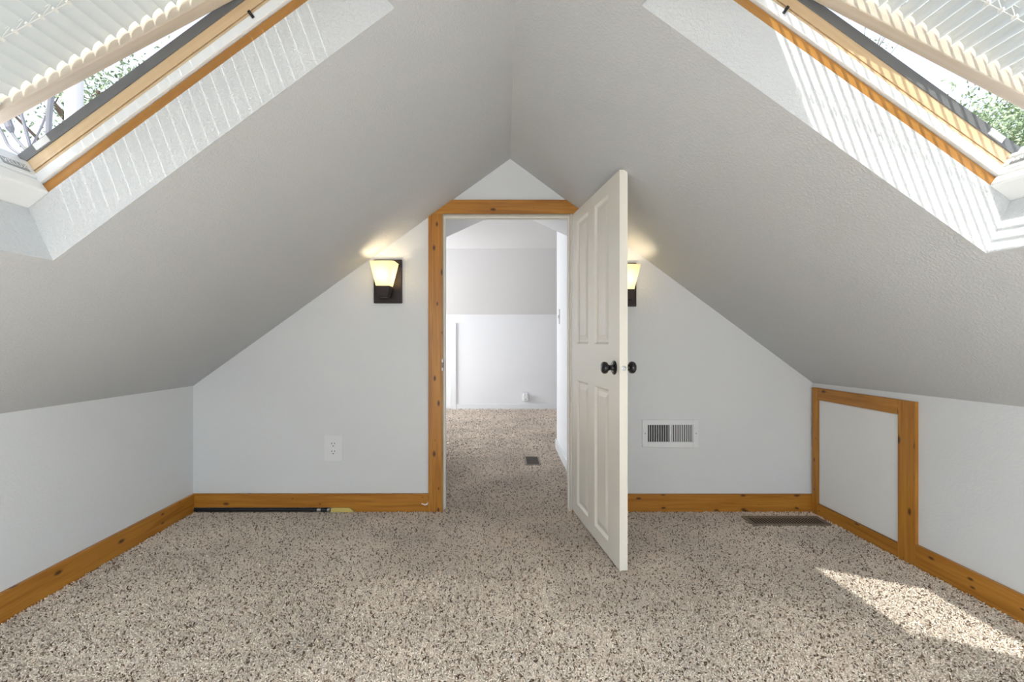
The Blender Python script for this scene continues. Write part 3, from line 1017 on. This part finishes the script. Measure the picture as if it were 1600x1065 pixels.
# unseen clear roof windows behind the viewer, added to light floor and knee walls
for sd, nm, lb in ((-1, 'window_4', 'added clear roof window in the left slope, unseen behind the viewer'), (1, 'window_5', 'added clear roof window in the right slope, unseen behind the viewer')):
    w4 = empty(nm, S(sd, (BY0 + BY1) / 2, SU0, NR))
    tag(w4, lb, 'skylight', kind='structure')

    def wb(n_, y0, y1, u0, u1, n0, n1, mt):
        MB().hexa([S(sd, y, u, n) for n in (n0, n1) for y, u in ((y0, u0), (y1, u0), (y1, u1), (y0, u1))]).build(n_, mt, w4, grain=(0, 1, 0))
    wb('frame_bar', BY0 - .03, BY0 + .05, SU0 + .0, SU1 - .0, NR, NR + .08, PINE_SASH)
    wb('frame_bar', BY1 - .05, BY1 + .03, SU0 + .0, SU1 - .0, NR, NR + .08, PINE_SASH)
    wb('frame_bar', BY0 + .05, BY1 - .05, SU0 + .0, SU0 + .08, NR, NR + .08, PINE_SASH)
    wb('frame_bar', BY0 + .05, BY1 - .05, SU1 - .08, SU1 - .0, NR, NR + .08, PINE_SASH)
    wb('window_pane', BY0 + .05, BY1 - .05, SU0 + .08, SU1 - .08, NR + .04, NR + .046, GLASS)

# ------------------------------------------------------------------ carpet pile
def pile(name, zones, label, h=(.006, .0105), r=(.0027, .0041)):
    P = []
    for (fx0, fx1, y0, y1, dens, holes) in zones:
        n = int(dens * (y1 - y0) * 4.2)
        y = RNG.uniform(y0, y1, n)
        a = np.array([fx0(v) for v in (y0, y1)])
        b = np.array([fx1(v) for v in (y0, y1)])
        t = (y - y0) / (y1 - y0)
        xa, xb = a[0] + t * (a[1] - a[0]), b[0] + t * (b[1] - b[0])
        x = RNG.uniform(-2.1, 2.1, n)
        ok = (x > xa) & (x < xb)
        for hx0, hx1, hy0, hy1 in holes:
            ok &= ~((x > hx0) & (x < hx1) & (y > hy0) & (y < hy1))
        P.append(np.stack([x[ok], y[ok]], 1))
    P = np.concatenate(P)
    n = len(P)
    H = RNG.uniform(*h, n)
    R = RNG.uniform(*r, n)
    az = RNG.uniform(0, 2 * math.pi, n)
    lean = RNG.uniform(.1, 1.0, n) * H * 1.7
    ld = np.stack([np.cos(az), np.sin(az)], 1)
    tw = RNG.uniform(0, 2 * math.pi, n)
    V = np.zeros((n, 7, 3), np.float32)
    base = -.0072
    for k in range(3):
        aa = tw + k * 2 * math.pi / 3
        V[:, k, 0] = P[:, 0] + R * .8 * np.cos(aa)
        V[:, k, 1] = P[:, 1] + R * .8 * np.sin(aa)
        V[:, k, 2] = base
        ab = aa + .9
        V[:, 3 + k, 0] = P[:, 0] + R * np.cos(ab) + ld[:, 0] * lean * .45
        V[:, 3 + k, 1] = P[:, 1] + R * np.sin(ab) + ld[:, 1] * lean * .45
        V[:, 3 + k, 2] = base + H * .72
    V[:, 6, 0] = P[:, 0] + ld[:, 0] * lean
    V[:, 6, 1] = P[:, 1] + ld[:, 1] * lean
    V[:, 6, 2] = base + H
    tri = np.array([(0, 1, 4), (0, 4, 3), (1, 2, 5), (1, 5, 4), (2, 0, 3), (2, 3, 5), (3, 4, 6), (4, 5, 6), (5, 3, 6)], np.int32)
    F = (tri[None] + (np.arange(n, dtype=np.int32) * 7)[:, None, None]).reshape(-1)
    me = bpy.data.meshes.new(name)
    me.vertices.add(n * 7)
    me.vertices.foreach_set('co', V.reshape(-1))
    me.loops.add(len(F))
    me.loops.foreach_set('vertex_index', F)
    nf = len(F) // 3
    me.polygons.add(nf)
    me.polygons.foreach_set('loop_start', np.arange(nf, dtype=np.int32) * 3)
    at = me.attributes.new('tint', 'FLOAT', 'POINT')
    tint = RNG.uniform(0, 1, n).astype(np.float32)
    at.data.foreach_set('value', np.repeat(tint, 7))
    me.update(calc_edges=True)
    me.materials.append(PILE)
    o = bpy.data.objects.new(name, me)
    COL.objects.link(o)
    tag(o, label, 'carpet', kind='stuff')
    return o


kl = lambda y: knee(-1, y)[0] + BT + .004
kr = lambda y: knee(1, y)[0] - BT - .004
cst = lambda v: (lambda y: v)
pile('carpet_pile', [(kl, kr, .95, YW - BT - .003, 25000, [(1.428, 1.894, 2.602, 2.743), (-2.0, -.9, YW - .034, YW)]),
                     (cst(DX0 + .012), cst(DX1 - .012), YW - BT - .003, YW + WT, 25000, [])],
     'beige and brown speckled carpet pile of the attic room')
pile('carpet_pile', [(cst(HXL), cst(HXR - .016), YW + WT + .004, YN, 15000, [(.182, .325, 3.863, 4.145)])],
     'carpet pile of the passage beyond the doorway', (.006, .0105), (.0034, .0046))
pile('carpet_pile', [(cst(-1.3), cst(1.0), YN + .004, YK - .016, 5500, [])],
     'carpet pile of the far room at the back', (.006, .0105), (.005, .008))

# ------------------------------------------------------------------ outside
def tree(name, base, h, crown_c, crown_r, n_leaf, leaf, label, n_br=14):
    root = empty(name, base)
    tag(root, label, 'tree', 'trees outside the roof windows')
    b = Vector(base)
    c = Vector(crown_c)
    MB().tube([b, b.lerp(c, .5) + Vector((.1, 0, 0)), c + Vector((0, 0, crown_r[2] * .4))], [.16, .11, .04], 8).build('trunk', BARK, root)
    rng = random.Random(len(name) + n_leaf)
    tips = []
    for i in range(n_br):
        t = rng.uniform(.45, 1.0)
        p = b.lerp(c, t)
        d = Vector((rng.uniform(-1, 1) * crown_r[0], rng.uniform(-1, 1) * crown_r[1], rng.uniform(-.2, .95) * crown_r[2]))
        q = c + d * .85
        mid = p.lerp(q, .5) + Vector((0, 0, .15))
        m = MB().tube([p, mid, q], [.045, .028, .010], 6)
        for _ in range(4):
            e = q + Vector((rng.gauss(0, .4), rng.gauss(0, .4), rng.gauss(.1, .35)))
            m.tube([mid.lerp(q, rng.uniform(.2, 1)), e], [.012, .004], 5)
            tips.append(e)
        tips += [q, mid.lerp(q, .6)]
        m.build('branch', BARK, root)
    V, F, T = [], [], []
    for i in range(n_leaf):
        if rng.random() < .75:
            k = rng.choice(tips)
            p = k + Vector((rng.gauss(0, .32), rng.gauss(0, .32), rng.gauss(0, .26)))
        else:
            p = c + Vector((rng.gauss(0, .5) * crown_r[0], rng.gauss(0, .5) * crown_r[1], rng.gauss(0, .5) * crown_r[2]))
        a = Vector((rng.gauss(0, 1), rng.gauss(0, 1), rng.gauss(0, 1))).normalized()
        s = a.cross(Vector((rng.gauss(0, 1), rng.gauss(0, 1), rng.gauss(0, 1)))).normalized()
        l = leaf * rng.uniform(.7, 1.4)
        nn = a.cross(s) * l * .12
        i0 = len(V)
        V += [p, p + a * l * .5 + s * l * .26 + nn, p + a * l, p + a * l * .5 - s * l * .26 + nn]
        F += [(i0, i0 + 1, i0 + 2), (i0, i0 + 2, i0 + 3)]
        T += [rng.random()] * 4
    me = bpy.data.meshes.new('foliage')
    me.from_pydata([tuple(v) for v in V], [], F)
    at = me.attributes.new('tint', 'FLOAT', 'POINT')
    at.data.foreach_set('value', T)
    me.materials.append(LEAF)
    o = bpy.data.objects.new('foliage', me)
    COL.objects.link(o)
    o.parent = root
    o.matrix_parent_inverse = parent_world(root).inverted()
    o['kind'] = 'stuff'
    return root


GZ = -3.0
tree('leafy_tree', (-8.4, 9.4, GZ), 9, (-8.4, 9.4, 5.7), (1.7, 1.7, 1.3), 3500, .085, 'thin leafy tree behind the pale pole, through the left roof window')
tree('leafy_tree', (10.6, 8.2, GZ), 9, (10.6, 8.2, 4.6), (2.0, 2.0, 1.5), 22000, .085, 'dense green tree seen through the right roof window')
tree('leafy_tree', (9.2, 13.4, GZ), 10, (9.2, 13.4, 8.6), (1.5, 1.5, 1.5), 1800, .07, 'sparse branchy tree behind the right roof window', 18)

pole = MB().tube([(-5.68, 6.0, GZ), (-5.68, 6.0, 7.6)], [.11, .085], 16).build('utility_pole', POLE, smooth=True)
tag(pole, 'pale utility pole outside the left roof window', 'pole')


def pxp(x, y, d):
    return Vector(((x - VX) / FPX * d, d, CAMZ + (VY - y) / FPX * d))


CB = [[(-30, 150), (2, 205), (14, 228), (34, 243), (60, 262)],
      [(4, 150), (12, 186), (18, 206), (33, 226), (52, 246)],
      [(22, 140), (33, 178), (39, 198), (46, 224), (52, 250)],
      [(84, 96), (80, 150), (77, 180), (76, 205), (74, 236)],
      [(80, 96), (75, 165), (68, 190), (58, 212), (44, 240)]]
CL = ['lowest drooping grey cable at the corner of the left roof window', 'grey cable with a thick connector outside the left roof window',
      'short straight grey cable right of the connector cable outside', 'upright thick grey cable in front of the tree outside',
      'thin grey cable curving left off the upright cable outside']
for i, pts in enumerate(CB):
    d = 2.25
    P = [pxp(x, y, d + .02 * i) for x, y in pts]
    # smooth through the points
    Q_ = []
    for k in range(len(P) - 1):
        p0, p1, p2, p3 = P[max(k - 1, 0)], P[k], P[k + 1], P[min(k + 2, len(P) - 1)]
        for s in range(5):
            t = s / 5
            Q_.append(.5 * ((2 * p1) + (p2 - p0) * t + (2 * p0 - 5 * p1 + 4 * p2 - p3) * t * t + (3 * p1 - p0 - 3 * p2 + p3) * t ** 3))
    Q_.append(P[-1])
    o = MB().tube(Q_, (.0062, .0066, .0072, .0125, .0045)[i], 8).build('service_cable', CABLE, smooth=True)
    tag(o, CL[i], 'cable', 'service cables outside the left roof window')
    if i == 1:
        a, b = pxp(9.5, 184, d + .02), pxp(18.5, 207, d + .02)
        MB().tube([a, a.lerp(b, .15), a.lerp(b, .7), b], [.012, .017, .017, .008], 10).build('connector', CABLE, o)
